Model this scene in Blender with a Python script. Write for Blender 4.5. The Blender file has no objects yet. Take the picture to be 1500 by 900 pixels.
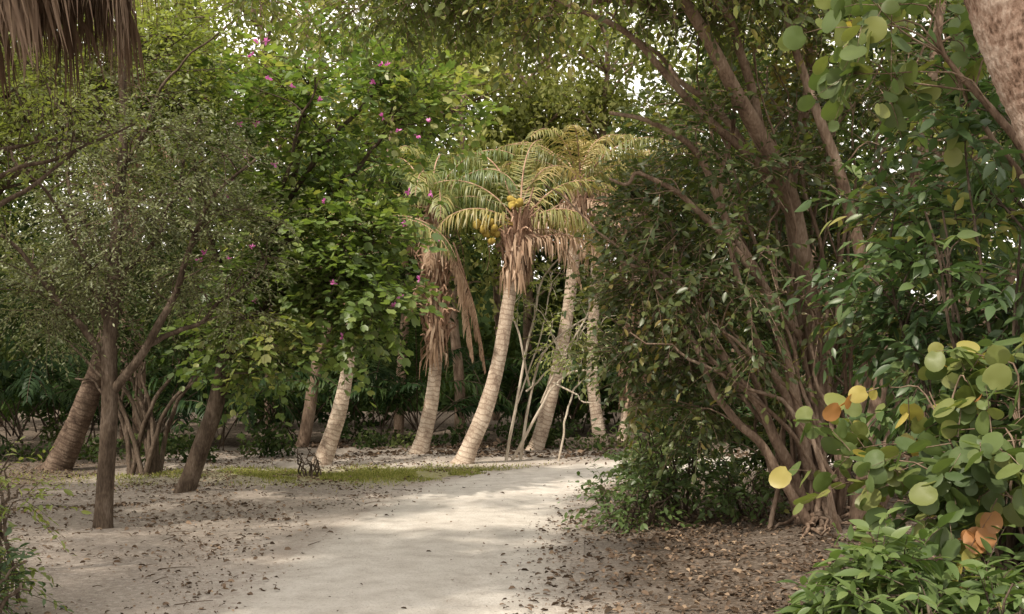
import bpy, math, numpy as np
from mathutils import Vector
rng = np.random.default_rng(7)
scene = bpy.context.scene
UP = np.array([0,0,1.0])

# ------------------------------------------------------------------ mesh accumulators
class Acc:
    def __init__(s): s.v=[]; s.f=[]; s.a=[]; s.n=0
    def add(s, v, f, a):
        v=np.asarray(v,dtype=np.float64).reshape(-1,3); f=np.asarray(f,dtype=np.int64).reshape(-1,3)
        s.v.append(v); s.f.append(f+s.n); s.a.append(np.broadcast_to(np.asarray(a,dtype=np.float64),(len(v),)))
        s.n+=len(v)
    def build(s, name, mat, parent=None, smooth=True):
        v=np.concatenate(s.v); f=np.concatenate(s.f); a=np.concatenate(s.a)
        me=bpy.data.meshes.new(name)
        me.vertices.add(len(v)); me.vertices.foreach_set('co', v.astype(np.float32).ravel())
        me.loops.add(len(f)*3); me.loops.foreach_set('vertex_index', f.astype(np.int32).ravel())
        me.polygons.add(len(f)); me.polygons.foreach_set('loop_start', (np.arange(len(f))*3).astype(np.int32))
        me.update(calc_edges=True)
        at=me.attributes.new('rnd','FLOAT','POINT'); at.data.foreach_set('value', a.astype(np.float32))
        me.polygons.foreach_set('use_smooth', np.full(len(f), smooth))
        me.materials.append(mat); me.validate()
        ob=bpy.data.objects.new(name, me); scene.collection.objects.link(ob)
        if parent: ob.parent=parent
        return ob
def empty(name):
    e=bpy.data.objects.new(name,None); scene.collection.objects.link(e); return e
def nrm(v): return v/np.maximum(np.linalg.norm(v,axis=-1,keepdims=True),1e-9)

def catmull(pts, n):
    p=np.asarray(pts,float); 
    if len(p)<3:
        t=np.linspace(0,1,n)[:,None]; return p[0]*(1-t)+p[-1]*t
    q=np.vstack([2*p[0]-p[1],p,2*p[-1]-p[-2]])
    ts=np.linspace(0,len(p)-1-1e-6,n); i=ts.astype(int); t=(ts-i)[:,None]
    a,b,c,d=q[i],q[i+1],q[i+2],q[i+3]
    return .5*(2*b+(c-a)*t+(2*a-5*b+4*c-d)*t*t+(3*b-a-3*c+d)*t**3)

def tube(acc, P, R, sides=8, a0=None):
    P=np.asarray(P,float); R=np.asarray(R,float); n=len(P)
    T=nrm(np.gradient(P,axis=0)); m=np.abs(nrm(T.mean(0)))
    ref=np.eye(3)[int(np.argmin(m))]
    A=nrm(np.cross(T,ref)); B=np.cross(T,A)
    th=np.arange(sides)*2*np.pi/sides
    V=P[:,None]+R[:,None,None]*(np.cos(th)[None,:,None]*A[:,None]+np.sin(th)[None,:,None]*B[:,None])
    i=np.arange(n-1)[:,None]*sides; j=np.arange(sides)[None,:]; k=(j+1)%sides
    a=i+j;b=i+k;c=a+sides;d=b+sides
    F=np.concatenate([np.stack([a,b,d],-1).reshape(-1,3),np.stack([a,d,c],-1).reshape(-1,3)])
    L=np.concatenate([[0],np.cumsum(np.linalg.norm(np.diff(P,axis=0),axis=1))])
    att=np.repeat(L if a0 is None else np.full(n,a0),sides)
    acc.add(V.reshape(-1,3),F,att)

def limb(acc, pts, n=24, sides=8, wob=0.0):
    q=catmull(pts,n); P=q[:,:3].copy(); R=np.maximum(q[:,3],.003)
    if wob>0:
        t=np.linspace(0,1,n)
        for ax in range(3):
            for k in (2,5,9):
                P[:,ax]+=wob/k*np.sin(t*k*3.1+rng.uniform(0,6.28))*t*3
    tube(acc,P,R,sides); return P

# ------------------------------------------------------------------ leaf templates
def T_simple(w=.25,fold=.06):
    return np.array([[0,0,0],[.45,w,fold],[1,0,-.05],[.45,-w,fold]]),np.array([[0,2,1],[0,3,2]])
def T_ell(w=.22,fold=.05,droop=.12):
    v=np.array([[0,0,0],[.5,0,-.02],[1,0,-droop],[.22,w*.8,fold],[.62,w*.9,fold-.03],[.22,-w*.8,fold],[.62,-w*.9,fold-.03]])
    f=np.array([[0,1,3],[3,1,4],[1,2,4],[0,5,1],[5,6,1],[1,6,2]]); return v,f
def T_fine(w=.2,fold=.05,droop=.18):
    us=np.array([0,.12,.28,.46,.64,.82,1.0]); ws=np.array([.02,.55,.92,1,.85,.5,.02])*w
    mid=np.stack([us,0*us,-droop*us**2],1); L=np.stack([us,ws,fold*ws/w-droop*us**2],1); Rr=L*np.array([1,-1,1])
    v=np.vstack([mid,L,Rr]); f=[]
    for i in range(6):
        f+= [[i,i+1,7+i+1],[i,7+i+1,7+i],[i,14+i,14+i+1],[i,14+i+1,i+1]]
    return v,np.array(f)
def T_round(n=14,cup=.08):
    th=np.linspace(0,2*np.pi,n,endpoint=False)+np.pi
    r=.5*(1+.03*np.sin(3*th)); 
    o=np.stack([.5+r*np.cos(th),r*.92*np.sin(th),cup*np.abs(np.sin(th))+.05*np.sin(2*th+1)-.14*(1+np.cos(th))],1); o[0]=[.08,0,0]
    i_=np.stack([.5+.25*np.cos(th),.25*np.sin(th),cup*.25*np.abs(np.sin(th))-.07*(1+.5*np.cos(th))],1)
    v=np.vstack([[.45,0,-.08],i_,o]); f=[]
    for k in range(n):
        k2=(k+1)%n
        f+=[[0,1+k,1+k2],[1+k,1+n+k,1+n+k2],[1+k,1+n+k2,1+k2]]
    return v,np.array(f)
def T_bi():
    v=np.array([[0,0,0],[.75,0,-.02],[.1,.32,.08],[.6,.5,.12],[1,.28,.05],[.1,-.32,.08],[.6,-.5,.12],[1,-.28,.05]])
    f=np.array([[0,1,2],[2,1,3],[3,1,4],[0,5,1],[5,6,1],[6,7,1]]); return v,f

def inst(acc,tpl,pos,x,n,size,att):
    tv,tf=tpl; x=nrm(x); z=nrm(n-(n*x).sum(-1,keepdims=True)*x); y=np.cross(z,x)
    N=len(pos); s=np.broadcast_to(size,(N,))[:,None,None]
    V=pos[:,None]+s*(tv[None,:,0,None]*x[:,None]+tv[None,:,1,None]*y[:,None]+tv[None,:,2,None]*z[:,None])
    F=tf[None]+(np.arange(N)*len(tv))[:,None,None]
    acc.add(V.reshape(-1,3),F.reshape(-1,3),np.repeat(np.broadcast_to(att,(N,)),len(tv)))

def sprays(leaf,twig,S,D,L,nl,size,tpl,att,up=1.0,jit=.5,sag=.25,drop=.25,tr=.004,keep=1.0):
    N=len(S); D=nrm(D); L=np.broadcast_to(L,(N,))
    t=np.linspace(.12,1,nl)
    P=S[:,None]+D[:,None]*(t[None,:,None]*L[:,None,None]); P[...,2]-=sag*L[:,None]*t[None]**2
    side=nrm(np.cross(D,UP+rng.normal(0,.15,(N,3))))
    sg=np.where(np.arange(nl)%2==0,1,-1)[None,:,None]*np.where(t>=.99,.1,1)[None,:,None]
    X=D[:,None]*.65+side[:,None]*sg*.85+rng.normal(0,.35,(N,nl,3)); X[...,2]-=drop
    Nn=np.array([0,0,up])+rng.normal(0,jit,(N,nl,3))
    A=np.clip(np.broadcast_to(att,(N,))[:,None]+rng.normal(0,.15,(N,nl)),0,1)
    sz=size*rng.uniform(.5,1.25,(N,nl))
    m=(rng.random((N,nl))<keep).ravel()
    inst(leaf,tpl,P.reshape(-1,3)[m],X.reshape(-1,3)[m],Nn.reshape(-1,3)[m],sz.ravel()[m],A.ravel()[m])
    if twig is not None:
        ts=np.array([0,.5,1.0]); C=S[:,None]+D[:,None]*(ts[None,:,None]*L[:,None,None]); C[...,2]-=sag*L[:,None]*ts[None]**2
        B=np.cross(side,D); th=np.arange(3)*2.094
        R=np.array([1,.7,.3])*tr
        V=C[:,:,None]+R[None,:,None,None]*(np.cos(th)[None,None,:,None]*side[:,None,None]+np.sin(th)[None,None,:,None]*B[:,None,None])
        f=[]
        for i in range(2):
            for j in range(3):
                k=(j+1)%3; f+=[[i*3+j,i*3+k,i*3+3+k],[i*3+j,i*3+3+k,i*3+3+j]]
        F=np.array(f)[None]+(np.arange(N)*9)[:,None,None]
        twig.add(V.reshape(-1,3),F.reshape(-1,3),0.5)

def in_ell(n,c,r,power=.45):
    d=nrm(rng.normal(0,1,(n,3))); return np.array(c)+d*(rng.random((n,1))**power)*np.array(r)

def crown(leaf,wood,nodes,ells,per,clr,nl,size,tpl,L=(.25,.55),br=.014,up=1.,jit=.5,sag=.25,drop=.25,tr=.004,keep=1.,tone=(.0,1.)):
    nodes=np.asarray(nodes)
    for (c,r,ncl) in ells:
        C=in_ell(ncl,c,r); oc=np.array(c)
        for q in C:
            d=np.linalg.norm(nodes-q,axis=1)+np.maximum(nodes[:,2]-q[2]+.2,0)*1.5
            s=nodes[int(np.argmin(d))]
            mid=(s+q)/2+rng.normal(0,.1,3)*np.linalg.norm(q-s)+np.array([0,0,.08])
            k=np.linalg.norm(q-s)
            limb(wood,[[*s,br*(.8+.5*k)],[*mid,br*.8],[*q,br*.45],[*(q+(q-mid)*.35),br*.2]],n=9,sides=5)
            m=rng.integers(int(per*.5),int(per*1.4)+1)
            off=nrm(rng.normal(0,1,(m,3)))*np.array([1,1,.7])
            S=q+off*clr*rng.uniform(0,.55,(m,1))
            D=off+nrm(q-oc)*.5+rng.normal(0,.3,(m,3))
            a=np.clip(.5+rng.normal(0,.22),tone[0],tone[1])
            sprays(leaf,wood,S,D,rng.uniform(*L,m),nl,size,tpl,a,up,jit,sag,drop,tr,keep)

def cloud(leaf,C,R,per,size,tpl,jit=.9,flat=.7):
    for q,r in zip(C,R):
        m=int(per*rng.uniform(.6,1.4)); d=nrm(rng.normal(0,1,(m,3)))
        P=q+d*(rng.random((m,1))**.4)*r*np.array([1,1,flat])
        a=np.clip(.5+rng.normal(0,.2)+rng.normal(0,.15,m),0,1)
        X=rng.normal(0,1,(m,3)); X[:,2]-=.5
        inst(leaf,tpl,P,X,UP+d*.4+rng.normal(0,jit,(m,3)),size*rng.uniform(.6,1.3,m),a)

def frond(leaf,rach,base,az,el,length,curl,nl=46,ll=.45,hang=.5,wid=.022,rr=.014,start=.12,twist=0.,rag=.0,side_el=.1):
    n=26; s=np.linspace(0,1,n); e=el-curl*s**1.4
    a=az+twist*s
    d=np.stack([np.cos(e)*np.cos(a),np.cos(e)*np.sin(a),np.sin(e)],1)
    P=np.array(base)+np.concatenate([[[0,0,0]],np.cumsum(d[:-1]*length/(n-1),axis=0)])
    tube(rach,P,rr*(1-.85*s)+.002,5)
    u=np.linspace(start,.99,nl); u=np.repeat(u,2); sg=np.tile([1,-1],nl)[:,None]
    if rag>0:
        m=rng.random(len(u))>rag; u=u[m]; sg=sg[m]
    Pb=np.stack([np.interp(u,s,P[:,i]) for i in range(3)],1); T=nrm(np.stack([np.interp(u,s,d[:,i]) for i in range(3)],1))
    hz=np.array([-math.sin(az),math.cos(az),0]); S=nrm(np.broadcast_to(hz,T.shape)-(T@hz)[:,None]*T)
    N=np.cross(T,S); N=np.where(N[:,2:3]<0,-N,N)
    M=len(u); l=ll*np.sin(np.pi*(.18+.75*u))[:,None]*rng.uniform(.65,1.1,(M,1))
    D=nrm(S*sg*.85+T*.55+N*side_el-UP*hang*.4+rng.normal(0,.15,(M,3)))
    D2=nrm(D*(1-min(hang,.9))+np.array([0,0,-1.])*hang+rng.normal(0,.1,(M,3)))
    W=nrm(T-(T*D).sum(1,keepdims=True)*D)*wid
    m1=Pb+D*l*.4; m2=m1+D2*l*.3; tp=m2+nrm(D2+np.array([0,0,-hang]))*l*.3
    V=np.stack([Pb-W*.4,Pb+W*.4,m1-W,m1+W,m2-W*.8,m2+W*.8,tp],1)
    f=np.array([[0,1,3],[0,3,2],[2,3,5],[2,5,4],[4,5,6]])
    F=f[None]+(np.arange(M)*7)[:,None,None]
    leaf.add(V.reshape(-1,3),F.reshape(-1,3),np.repeat(np.clip(rng.uniform(.2,.8)+rng.normal(0,.14,M),0,1),7))
    return P

# ------------------------------------------------------------------ materials
def newmat(name):
    m=bpy.data.materials.new(name); m.use_nodes=True; nt=m.node_tree; nt.nodes.clear(); return m,nt
def ramp(nt,stops,fac):
    r=nt.nodes.new('ShaderNodeValToRGB'); e=r.color_ramp.elements
    while len(e)<len(stops): e.new(.5)
    for el,(p,c) in zip(e,stops): el.position=p; el.color=(*c,1)
    nt.links.new(fac,r.inputs[0]); return r.outputs[0]
def leafmat(name,stops,trans=.35,rough=.45,tcol=(1.35,1.4,.65),gl=.035,k=1.0):
    m,nt=newmat(name); N=nt.nodes; Lk=nt.links
    a=N.new('ShaderNodeAttribute'); a.attribute_name='rnd'
    c=ramp(nt,[(p_,tuple(x_*k for x_ in c_)) for p_,c_ in stops],a.outputs['Fac'])
    p=N.new('ShaderNodeBsdfDiffuse'); Lk.new(c,p.inputs['Color'])
    mu=N.new('ShaderNodeMix'); mu.data_type='RGBA'; mu.blend_type='MULTIPLY'; mu.inputs[0].default_value=1; Lk.new(c,mu.inputs[6]); mu.inputs[7].default_value=(*tcol,1)
    t=N.new('ShaderNodeBsdfTranslucent'); Lk.new(mu.outputs[2],t.inputs['Color'])
    mx=N.new('ShaderNodeMixShader'); mx.inputs[0].default_value=trans; Lk.new(p.outputs[0],mx.inputs[1]); Lk.new(t.outputs[0],mx.inputs[2])
    out=mx.outputs[0]
    if gl>0:
        g=N.new('ShaderNodeBsdfGlossy'); g.inputs['Roughness'].default_value=rough; g.inputs['Color'].default_value=(.95,.95,.92,1)
        m2=N.new('ShaderNodeMixShader'); m2.inputs[0].default_value=gl; Lk.new(out,m2.inputs[1]); Lk.new(g.outputs[0],m2.inputs[2]); out=m2.outputs[0]
    o=N.new('ShaderNodeOutputMaterial'); Lk.new(out,o.inputs[0]); return m
def barkmat(name,stops,scale=6,zs=.35,bump=.5,rings=0.,rough=.9,ringcol=(.09,.07,.055)):
    m,nt=newmat(name); N=nt.nodes; Lk=nt.links
    g=N.new('ShaderNodeNewGeometry'); mp=N.new('ShaderNodeMapping'); mp.inputs['Scale'].default_value=(1,1,zs); Lk.new(g.outputs['Position'],mp.inputs[0])
    n1=N.new('ShaderNodeTexNoise'); n1.inputs['Scale'].default_value=scale; n1.inputs['Detail'].default_value=6; Lk.new(mp.outputs[0],n1.inputs['Vector'])
    n2=N.new('ShaderNodeTexNoise'); n2.inputs['Scale'].default_value=scale*8; n2.inputs['Detail'].default_value=3; Lk.new(mp.outputs[0],n2.inputs['Vector'])
    ad=N.new('ShaderNodeMath'); ad.operation='MULTIPLY_ADD'; Lk.new(n2.outputs[0],ad.inputs[0]); ad.inputs[1].default_value=.5
    s2=N.new('ShaderNodeMath'); s2.operation='MULTIPLY_ADD'; Lk.new(n1.outputs[0],s2.inputs[0]); s2.inputs[1].default_value=1.0; s2.inputs[2].default_value=-.25
    Lk.new(s2.outputs[0],ad.inputs[2])
    col=ramp(nt,stops,ad.outputs[0]); h=ad.outputs[0]
    if rings>0:
        a=N.new('ShaderNodeAttribute'); a.attribute_name='rnd'
        w=N.new('ShaderNodeMath'); w.operation='MULTIPLY_ADD'; Lk.new(n1.outputs[0],w.inputs[0]); w.inputs[1].default_value=.16; Lk.new(a.outputs['Fac'],w.inputs[2])
        f=N.new('ShaderNodeMath'); f.operation='MULTIPLY'; Lk.new(w.outputs[0],f.inputs[0]); f.inputs[1].default_value=2*math.pi/rings
        si=N.new('ShaderNodeMath'); si.operation='SINE'; Lk.new(f.outputs[0],si.inputs[0])
        rr=ramp(nt,[(.45,(0,0,0)),(1,(.75,.75,.75))],si.outputs[0])
        rm=N.new('ShaderNodeMix'); rm.data_type='RGBA'; rm.blend_type='MULTIPLY'; rm.inputs[0].default_value=1; Lk.new(rr,rm.inputs[6]); Lk.new(ramp(nt,[(.3,(.1,.1,.1)),(.6,(1,1,1))],n2.outputs[0]),rm.inputs[7])
        mx=N.new('ShaderNodeMix'); mx.data_type='RGBA'; Lk.new(rm.outputs[2],mx.inputs[0]); Lk.new(col,mx.inputs[6]); mx.inputs[7].default_value=(*ringcol,1); col=mx.outputs[2]
    b=N.new('ShaderNodeBump'); b.inputs['Strength'].default_value=bump; b.inputs['Distance'].default_value=.02; Lk.new(h,b.inputs['Height'])
    p=N.new('ShaderNodeBsdfDiffuse'); Lk.new(col,p.inputs['Color']); Lk.new(b.outputs[0],p.inputs['Normal'])
    o=N.new('ShaderNodeOutputMaterial'); Lk.new(p.outputs[0],o.inputs[0]); return m

M_bright=leafmat('leaf_orchid_tree',[(0,(.07,.115,.035)),(.5,(.125,.18,.05)),(.85,(.19,.24,.07)),(1,(.27,.28,.1))],.42,.45,k=1.1)
M_olive=leafmat('leaf_olive',[(0,(.085,.098,.045)),(.5,(.145,.165,.075)),(1,(.24,.255,.13))],.32,.5,(1.2,1.3,.7))
M_lime=leafmat('leaf_lime',[(0,(.09,.12,.03)),(.5,(.18,.215,.055)),(1,(.29,.32,.1))],.42,.4)
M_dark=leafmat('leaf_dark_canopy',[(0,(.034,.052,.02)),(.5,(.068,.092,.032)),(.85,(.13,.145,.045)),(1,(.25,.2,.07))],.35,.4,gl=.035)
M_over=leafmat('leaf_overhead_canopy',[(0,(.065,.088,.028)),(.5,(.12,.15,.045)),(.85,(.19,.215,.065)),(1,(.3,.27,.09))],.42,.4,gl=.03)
M_shrub=leafmat('leaf_broad_shrub',[(0,(.045,.078,.032)),(.5,(.08,.128,.048)),(.9,(.14,.19,.065)),(1,(.27,.25,.08))],.32,.4,(1.2,1.35,.7),gl=.035)
M_shrubl=leafmat('leaf_mid_shrub',[(0,(.055,.09,.03)),(.5,(.105,.155,.05)),(.9,(.165,.21,.07)),(1,(.27,.25,.08))],.36,.4,(1.2,1.35,.7),gl=.03)
M_grape=leafmat('leaf_sea_grape',[(0,(.065,.1,.038)),(.5,(.115,.158,.05)),(.8,(.21,.225,.07)),(.94,(.45,.36,.1)),(1,(.42,.2,.08))],.38,.45,(1.2,1.25,.7),gl=.025)
M_bg=leafmat('leaf_background',[(0,(.09,.11,.035)),(.5,(.175,.19,.065)),(1,(.32,.31,.13))],.42,.5,gl=.0)  # lighter leaf colour, sunlight from above painted into it
M_bgd=leafmat('leaf_background_shade_tone',[(0,(.02,.033,.014)),(.6,(.045,.065,.025)),(1,(.1,.12,.042))],.3,.5,gl=.0)  # darker leaf colour, shade of the deep background painted into it
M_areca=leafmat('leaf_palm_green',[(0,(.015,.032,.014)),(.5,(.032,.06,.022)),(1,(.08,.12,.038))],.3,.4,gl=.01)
M_cocog=leafmat('leaf_coconut_green',[(0,(.08,.12,.03)),(.5,(.15,.19,.05)),(.85,(.28,.27,.08)),(1,(.42,.34,.15))],.4,.45,(1.15,1.15,.7))
M_coco=leafmat('leaf_coconut_frond',[(0,(.1,.13,.035)),(.4,(.2,.205,.06)),(.7,(.38,.31,.12)),(1,(.52,.39,.2))],.4,.45,(1.15,1.1,.8))
M_dead=leafmat('dead_frond',[(0,(.2,.13,.09)),(.5,(.4,.275,.19)),(1,(.58,.44,.33))],.25,.7,(1.1,1,.8),0)
M_thatch=leafmat('dead_thatch',[(0,(.07,.048,.034)),(.5,(.17,.12,.088)),(1,(.33,.245,.18))],.15,.8,(1.1,1,.8),0)
M_litter=leafmat('litter_leaf',[(0,(.045,.033,.024)),(.35,(.11,.078,.056)),(.65,(.22,.155,.11)),(.9,(.38,.28,.19)),(1,(.45,.24,.11))],.1,.7,(1.1,1,.8),.0)
M_pink=leafmat('pink_petal',[(0,(.5,.09,.33)),(1,(.75,.25,.58))],.4,.5,(1.1,.9,1.1))
M_grass=leafmat('grass_blade',[(0,(.12,.15,.035)),(.6,(.26,.27,.08)),(1,(.4,.36,.15))],.3,.6,gl=0)
M_palmbark=barkmat('palm_bark',[(.25,(.2,.145,.11)),(.45,(.4,.315,.245)),(.75,(.62,.52,.42))],6,.6,.8,rings=.085,ringcol=(.17,.11,.08))
M_palmdark=barkmat('palm_bark_dark',[(.25,(.05,.036,.028)),(.5,(.11,.078,.058)),(.8,(.2,.15,.115))],6,.6,.8,rings=.085,ringcol=(.045,.03,.024))  # darker bark colour for the left palm
M_boots=barkmat('palm_boot',[(.25,(.14,.08,.055)),(.5,(.32,.2,.14)),(.8,(.52,.37,.27))],9,.3,.5)
M_smooth=barkmat('palm_bark_smooth',[(.3,(.09,.058,.042)),(.42,(.22,.145,.108)),(.55,(.32,.235,.185)),(.75,(.46,.37,.31))],7,.45,1.3)
M_bark=barkmat('bark_grey_brown',[(.25,(.038,.028,.021)),(.5,(.085,.063,.047)),(.8,(.18,.14,.11))],8,.3,.8)
M_barkr=barkmat('bark_warm',[(.25,(.095,.063,.046)),(.5,(.195,.137,.1)),(.8,(.34,.26,.2))],7,.3,.7)
M_pale=barkmat('bark_pale',[(.25,(.3,.245,.185)),(.6,(.53,.46,.38))],9,.3,.3)
M_coconut=barkmat('coconut_husk',[(.3,(.22,.15,.035)),(.6,(.4,.3,.08)),(.9,(.52,.43,.15))],8,1,.15)

# ------------------------------------------------------------------ terrain
pathpts=np.array([[-.9,-6],[-.85,0],[-.85,5],[-.82,7.5],[-.72,10],[-.42,13.2],[.05,15.6],[1.2,17.6],[3.0,19.0],[6,20.2],[10,21],[16,22],[24,22.5]])
PC=catmull(pathpts,260)
def pdist(x,y):
    x=np.ravel(x);y=np.ravel(y); out=np.empty(len(x))
    for i in range(0,len(x),4000):
        out[i:i+4000]=np.sqrt(((x[i:i+4000,None]-PC[None,:,0])**2+(y[i:i+4000,None]-PC[None,:,1])**2).min(1))
    return out
ph=rng.uniform(0,6.28,(12,)); kx=rng.normal(0,1,12); ky=rng.normal(0,1,12)
def sn(x,y,f):
    return sum(np.sin((kx[i]*x+ky[i]*y)*f+ph[i]) for i in range(12))/3.5
def H(x,y):
    x=np.asarray(x,float);y=np.asarray(y,float); d=pdist(x,y).reshape(x.shape)
    w=np.clip((d-1.6)/2.5,0,1); w=w*w*(3-2*w)
    r=np.exp(-((x-3.2)**2/3+(y-10.8)**2/5))*.2
    return w*(.035*sn(x,y,1.3)+.012*sn(x+9,y,5)+.03)+r*w
def axis(lo,hi,step,far):
    a=np.arange(lo,hi+1e-6,step); k=[];v=step;p=hi
    while p<far: v*=1.35;p+=v;k.append(p)
    k2=[];v=step;p=lo
    while p>-far: v*=1.35;p-=v;k2.append(p)
    return np.concatenate([k2[::-1],a,k])
xs=axis(-12,12,.16,400); ys=axis(2,30,.16,400)
X,Y=np.meshgrid(xs,ys); Z=H(X,Y)
ny,nx=X.shape
V=np.stack([X,Y,Z],-1).reshape(-1,3)
i=np.arange(ny-1)[:,None]*nx; j=np.arange(nx-1)[None]; a=i+j
F=np.concatenate([np.stack([a,a+1,a+nx+1],-1).reshape(-1,3),np.stack([a,a+nx+1,a+nx],-1).reshape(-1,3)])
xf=X.ravel();yf=Y.ravel(); dp=pdist(xf,yf)
def litmask(d,right):
    return np.where(right,np.clip((d-.85)/1.6,0,.8),np.clip((d-.85)/1.3,0,1)*.36)
right=(xf>np.interp(yf,PC[:,1],PC[:,0]))
litter_sun=litmask(dp,right)
litter_sun=np.where((yf>21.2),np.maximum(litter_sun,np.clip((yf-21.2)/2.0,0,1)),litter_sun)
litter_sun=np.where((yf>17.6)&(yf<=21.2)&(xf>-4.5)&~right,-.25,litter_sun)  # litter cleared to pale sand, painting in the sunlit patch around the palms
litter_sun=np.where((xf<-5.2)&(yf>8),np.maximum(litter_sun,np.clip((-xf-5.2)/2,0,.9)),litter_sun)

def mathn(nt,op,a,b,c=None):
    n=nt.nodes.new('ShaderNodeMath');n.operation=op
    for i,v in enumerate((a,b,c)):
        if v is None: continue
        if isinstance(v,(int,float)): n.inputs[i].default_value=v
        else: nt.links.new(v,n.inputs[i])
    return n.outputs[0]
def noisen(nt,g,s,d=5,r=.6):
    n=nt.nodes.new('ShaderNodeTexNoise'); n.inputs['Scale'].default_value=s;n.inputs['Detail'].default_value=d;n.inputs['Roughness'].default_value=r;nt.links.new(g.outputs['Position'],n.inputs['Vector']);return n.outputs[0]
def ground_color(nt,litsock):
    N=nt.nodes;Lk=nt.links
    g=N.new('ShaderNodeNewGeometry')
    n1=noisen(nt,g,1.3);n2=noisen(nt,g,16,6,.72);n3=noisen(nt,g,90,4,.7)
    sand=ramp(nt,[(.3,(.31,.265,.23)),(.5,(.42,.37,.325)),(.7,(.53,.475,.43))],n1)
    soil=ramp(nt,[(.3,(.05,.038,.03)),(.5,(.135,.107,.085)),(.7,(.31,.26,.22))],n2)
    m2=mathn(nt,'MULTIPLY_ADD',n1,.9,litsock)
    m=mathn(nt,'MULTIPLY_ADD',n2,1.6,m2)
    fac=ramp(nt,[(.62,(0,0,0)),(.86,(1,1,1))],mathn(nt,'MULTIPLY',m,.45))
    mx=N.new('ShaderNodeMix');mx.data_type='RGBA';Lk.new(fac,mx.inputs[0]);Lk.new(sand,mx.inputs[6]);Lk.new(soil,mx.inputs[7])
    sp=ramp(nt,[(.3,(.5,.47,.45)),(.5,(1,1,1)),(.75,(1.15,1.13,1.1))],n3)
    mu=N.new('ShaderNodeMix');mu.data_type='RGBA';mu.blend_type='MULTIPLY';mu.inputs[0].default_value=.9;Lk.new(mx.outputs[2],mu.inputs[6]);Lk.new(sp,mu.inputs[7])
    b=N.new('ShaderNodeBump');b.inputs['Strength'].default_value=.8;b.inputs['Distance'].default_value=.04
    Lk.new(mathn(nt,'MULTIPLY_ADD',n3,.3,n2),b.inputs['Height'])
    return mu.outputs[2],b.outputs[0],g,n2
def diffuse_out(nt,col,nor):
    p=nt.nodes.new('ShaderNodeBsdfDiffuse');nt.links.new(col,p.inputs['Color']);nt.links.new(nor,p.inputs['Normal']);o=nt.nodes.new('ShaderNodeOutputMaterial');nt.links.new(p.outputs[0],o.inputs[0])
m,nt=newmat('ground_sand_and_litter');N=nt.nodes;Lk=nt.links
at=N.new('ShaderNodeAttribute');at.attribute_name='rnd'
col,nor,g,n2=ground_color(nt,at.outputs['Fac'])
at2=N.new('ShaderNodeAttribute');at2.attribute_name='grass'
gm=mathn(nt,'MULTIPLY',at2.outputs['Fac'],ramp(nt,[(.35,(.2,.2,.2)),(.55,(1,1,1))],n2))
mx=N.new('ShaderNodeMix');mx.data_type='RGBA';Lk.new(gm,mx.inputs[0]);Lk.new(col,mx.inputs[6]);mx.inputs[7].default_value=(.26,.25,.1,1)
diffuse_out(nt,mx.outputs[2],nor)
ga=Acc();ga.add(V,F,litter_sun);gob=ga.build('ground',m)
gmask=np.exp(-((xf+2.2)**2/6.5+(yf-17.0-.12*(xf+2.2))**2/1.0))*1.3
gmask=np.clip(gmask*(dp>1.1),0,1)
t=gob.data.attributes.new('grass','FLOAT','POINT');t.data.foreach_set('value',gmask.astype(np.float32))

# path sheet
m,nt=newmat('packed_sand');N=nt.nodes;Lk=nt.links
at=N.new('ShaderNodeAttribute');at.attribute_name='rnd'
at3=N.new('ShaderNodeAttribute');at3.attribute_name='edge'
col,nor,g,n2=ground_color(nt,at.outputs['Fac'])
nn=noisen(nt,g,4,6)
n9=noisen(nt,g,60,4,.75)
pc=ramp(nt,[(.3,(.45,.405,.36)),(.5,(.55,.505,.455)),(.7,(.62,.575,.525))],nn)
fe=ramp(nt,[(.6,(0,0,0)),(.84,(1,1,1))],mathn(nt,'MULTIPLY',mathn(nt,'MULTIPLY_ADD',n2,.9,mathn(nt,'MULTIPLY_ADD',nn,.6,at3.outputs['Fac'])),.5))
mm=N.new('ShaderNodeMix');mm.data_type='RGBA';mm.blend_type='MULTIPLY';mm.inputs[0].default_value=.9;Lk.new(pc,mm.inputs[6]);Lk.new(ramp(nt,[(.32,(.5,.47,.44)),(.45,(1,1,1))],n9),mm.inputs[7])
mx=N.new('ShaderNodeMix');mx.data_type='RGBA';Lk.new(fe,mx.inputs[0]);Lk.new(mm.outputs[2],mx.inputs[6]);Lk.new(col,mx.inputs[7])
diffuse_out(nt,mx.outputs[2],nor)
tg=nrm(np.gradient(PC,axis=0));nr=np.stack([tg[:,1],-tg[:,0]],1)
us=np.linspace(-1,1,25);W=1.35;nu=len(us)
PX=PC[:,None,:]+nr[:,None,:]*us[None,:,None]*W
zz=.008+.016*np.exp(-((us)/.18)**2)
PV=np.concatenate([PX,np.broadcast_to(zz[None,:,None],(len(PC),nu,1))],-1).reshape(-1,3)
a=(np.arange(len(PC)-1)[:,None]*nu+np.arange(nu-1)[None])
PF=np.concatenate([np.stack([a,a+1,a+nu+1],-1).reshape(-1,3),np.stack([a,a+nu+1,a+nu],-1).reshape(-1,3)])
edge=np.clip((np.abs(us)-.42)/.5,0,1)*1.0+.3*np.exp(-((us)/.11)**2)
d0=pdist(PV[:,0],PV[:,1])
rightv=np.tile(us>0,len(PC))
pa=Acc();pa.add(PV,PF,litmask(d0,rightv));pob=pa.build('sandy_path',m)
t=pob.data.attributes.new('edge','FLOAT','POINT');t.data.foreach_set('value',np.tile(edge,len(PC)).astype(np.float32))

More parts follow.
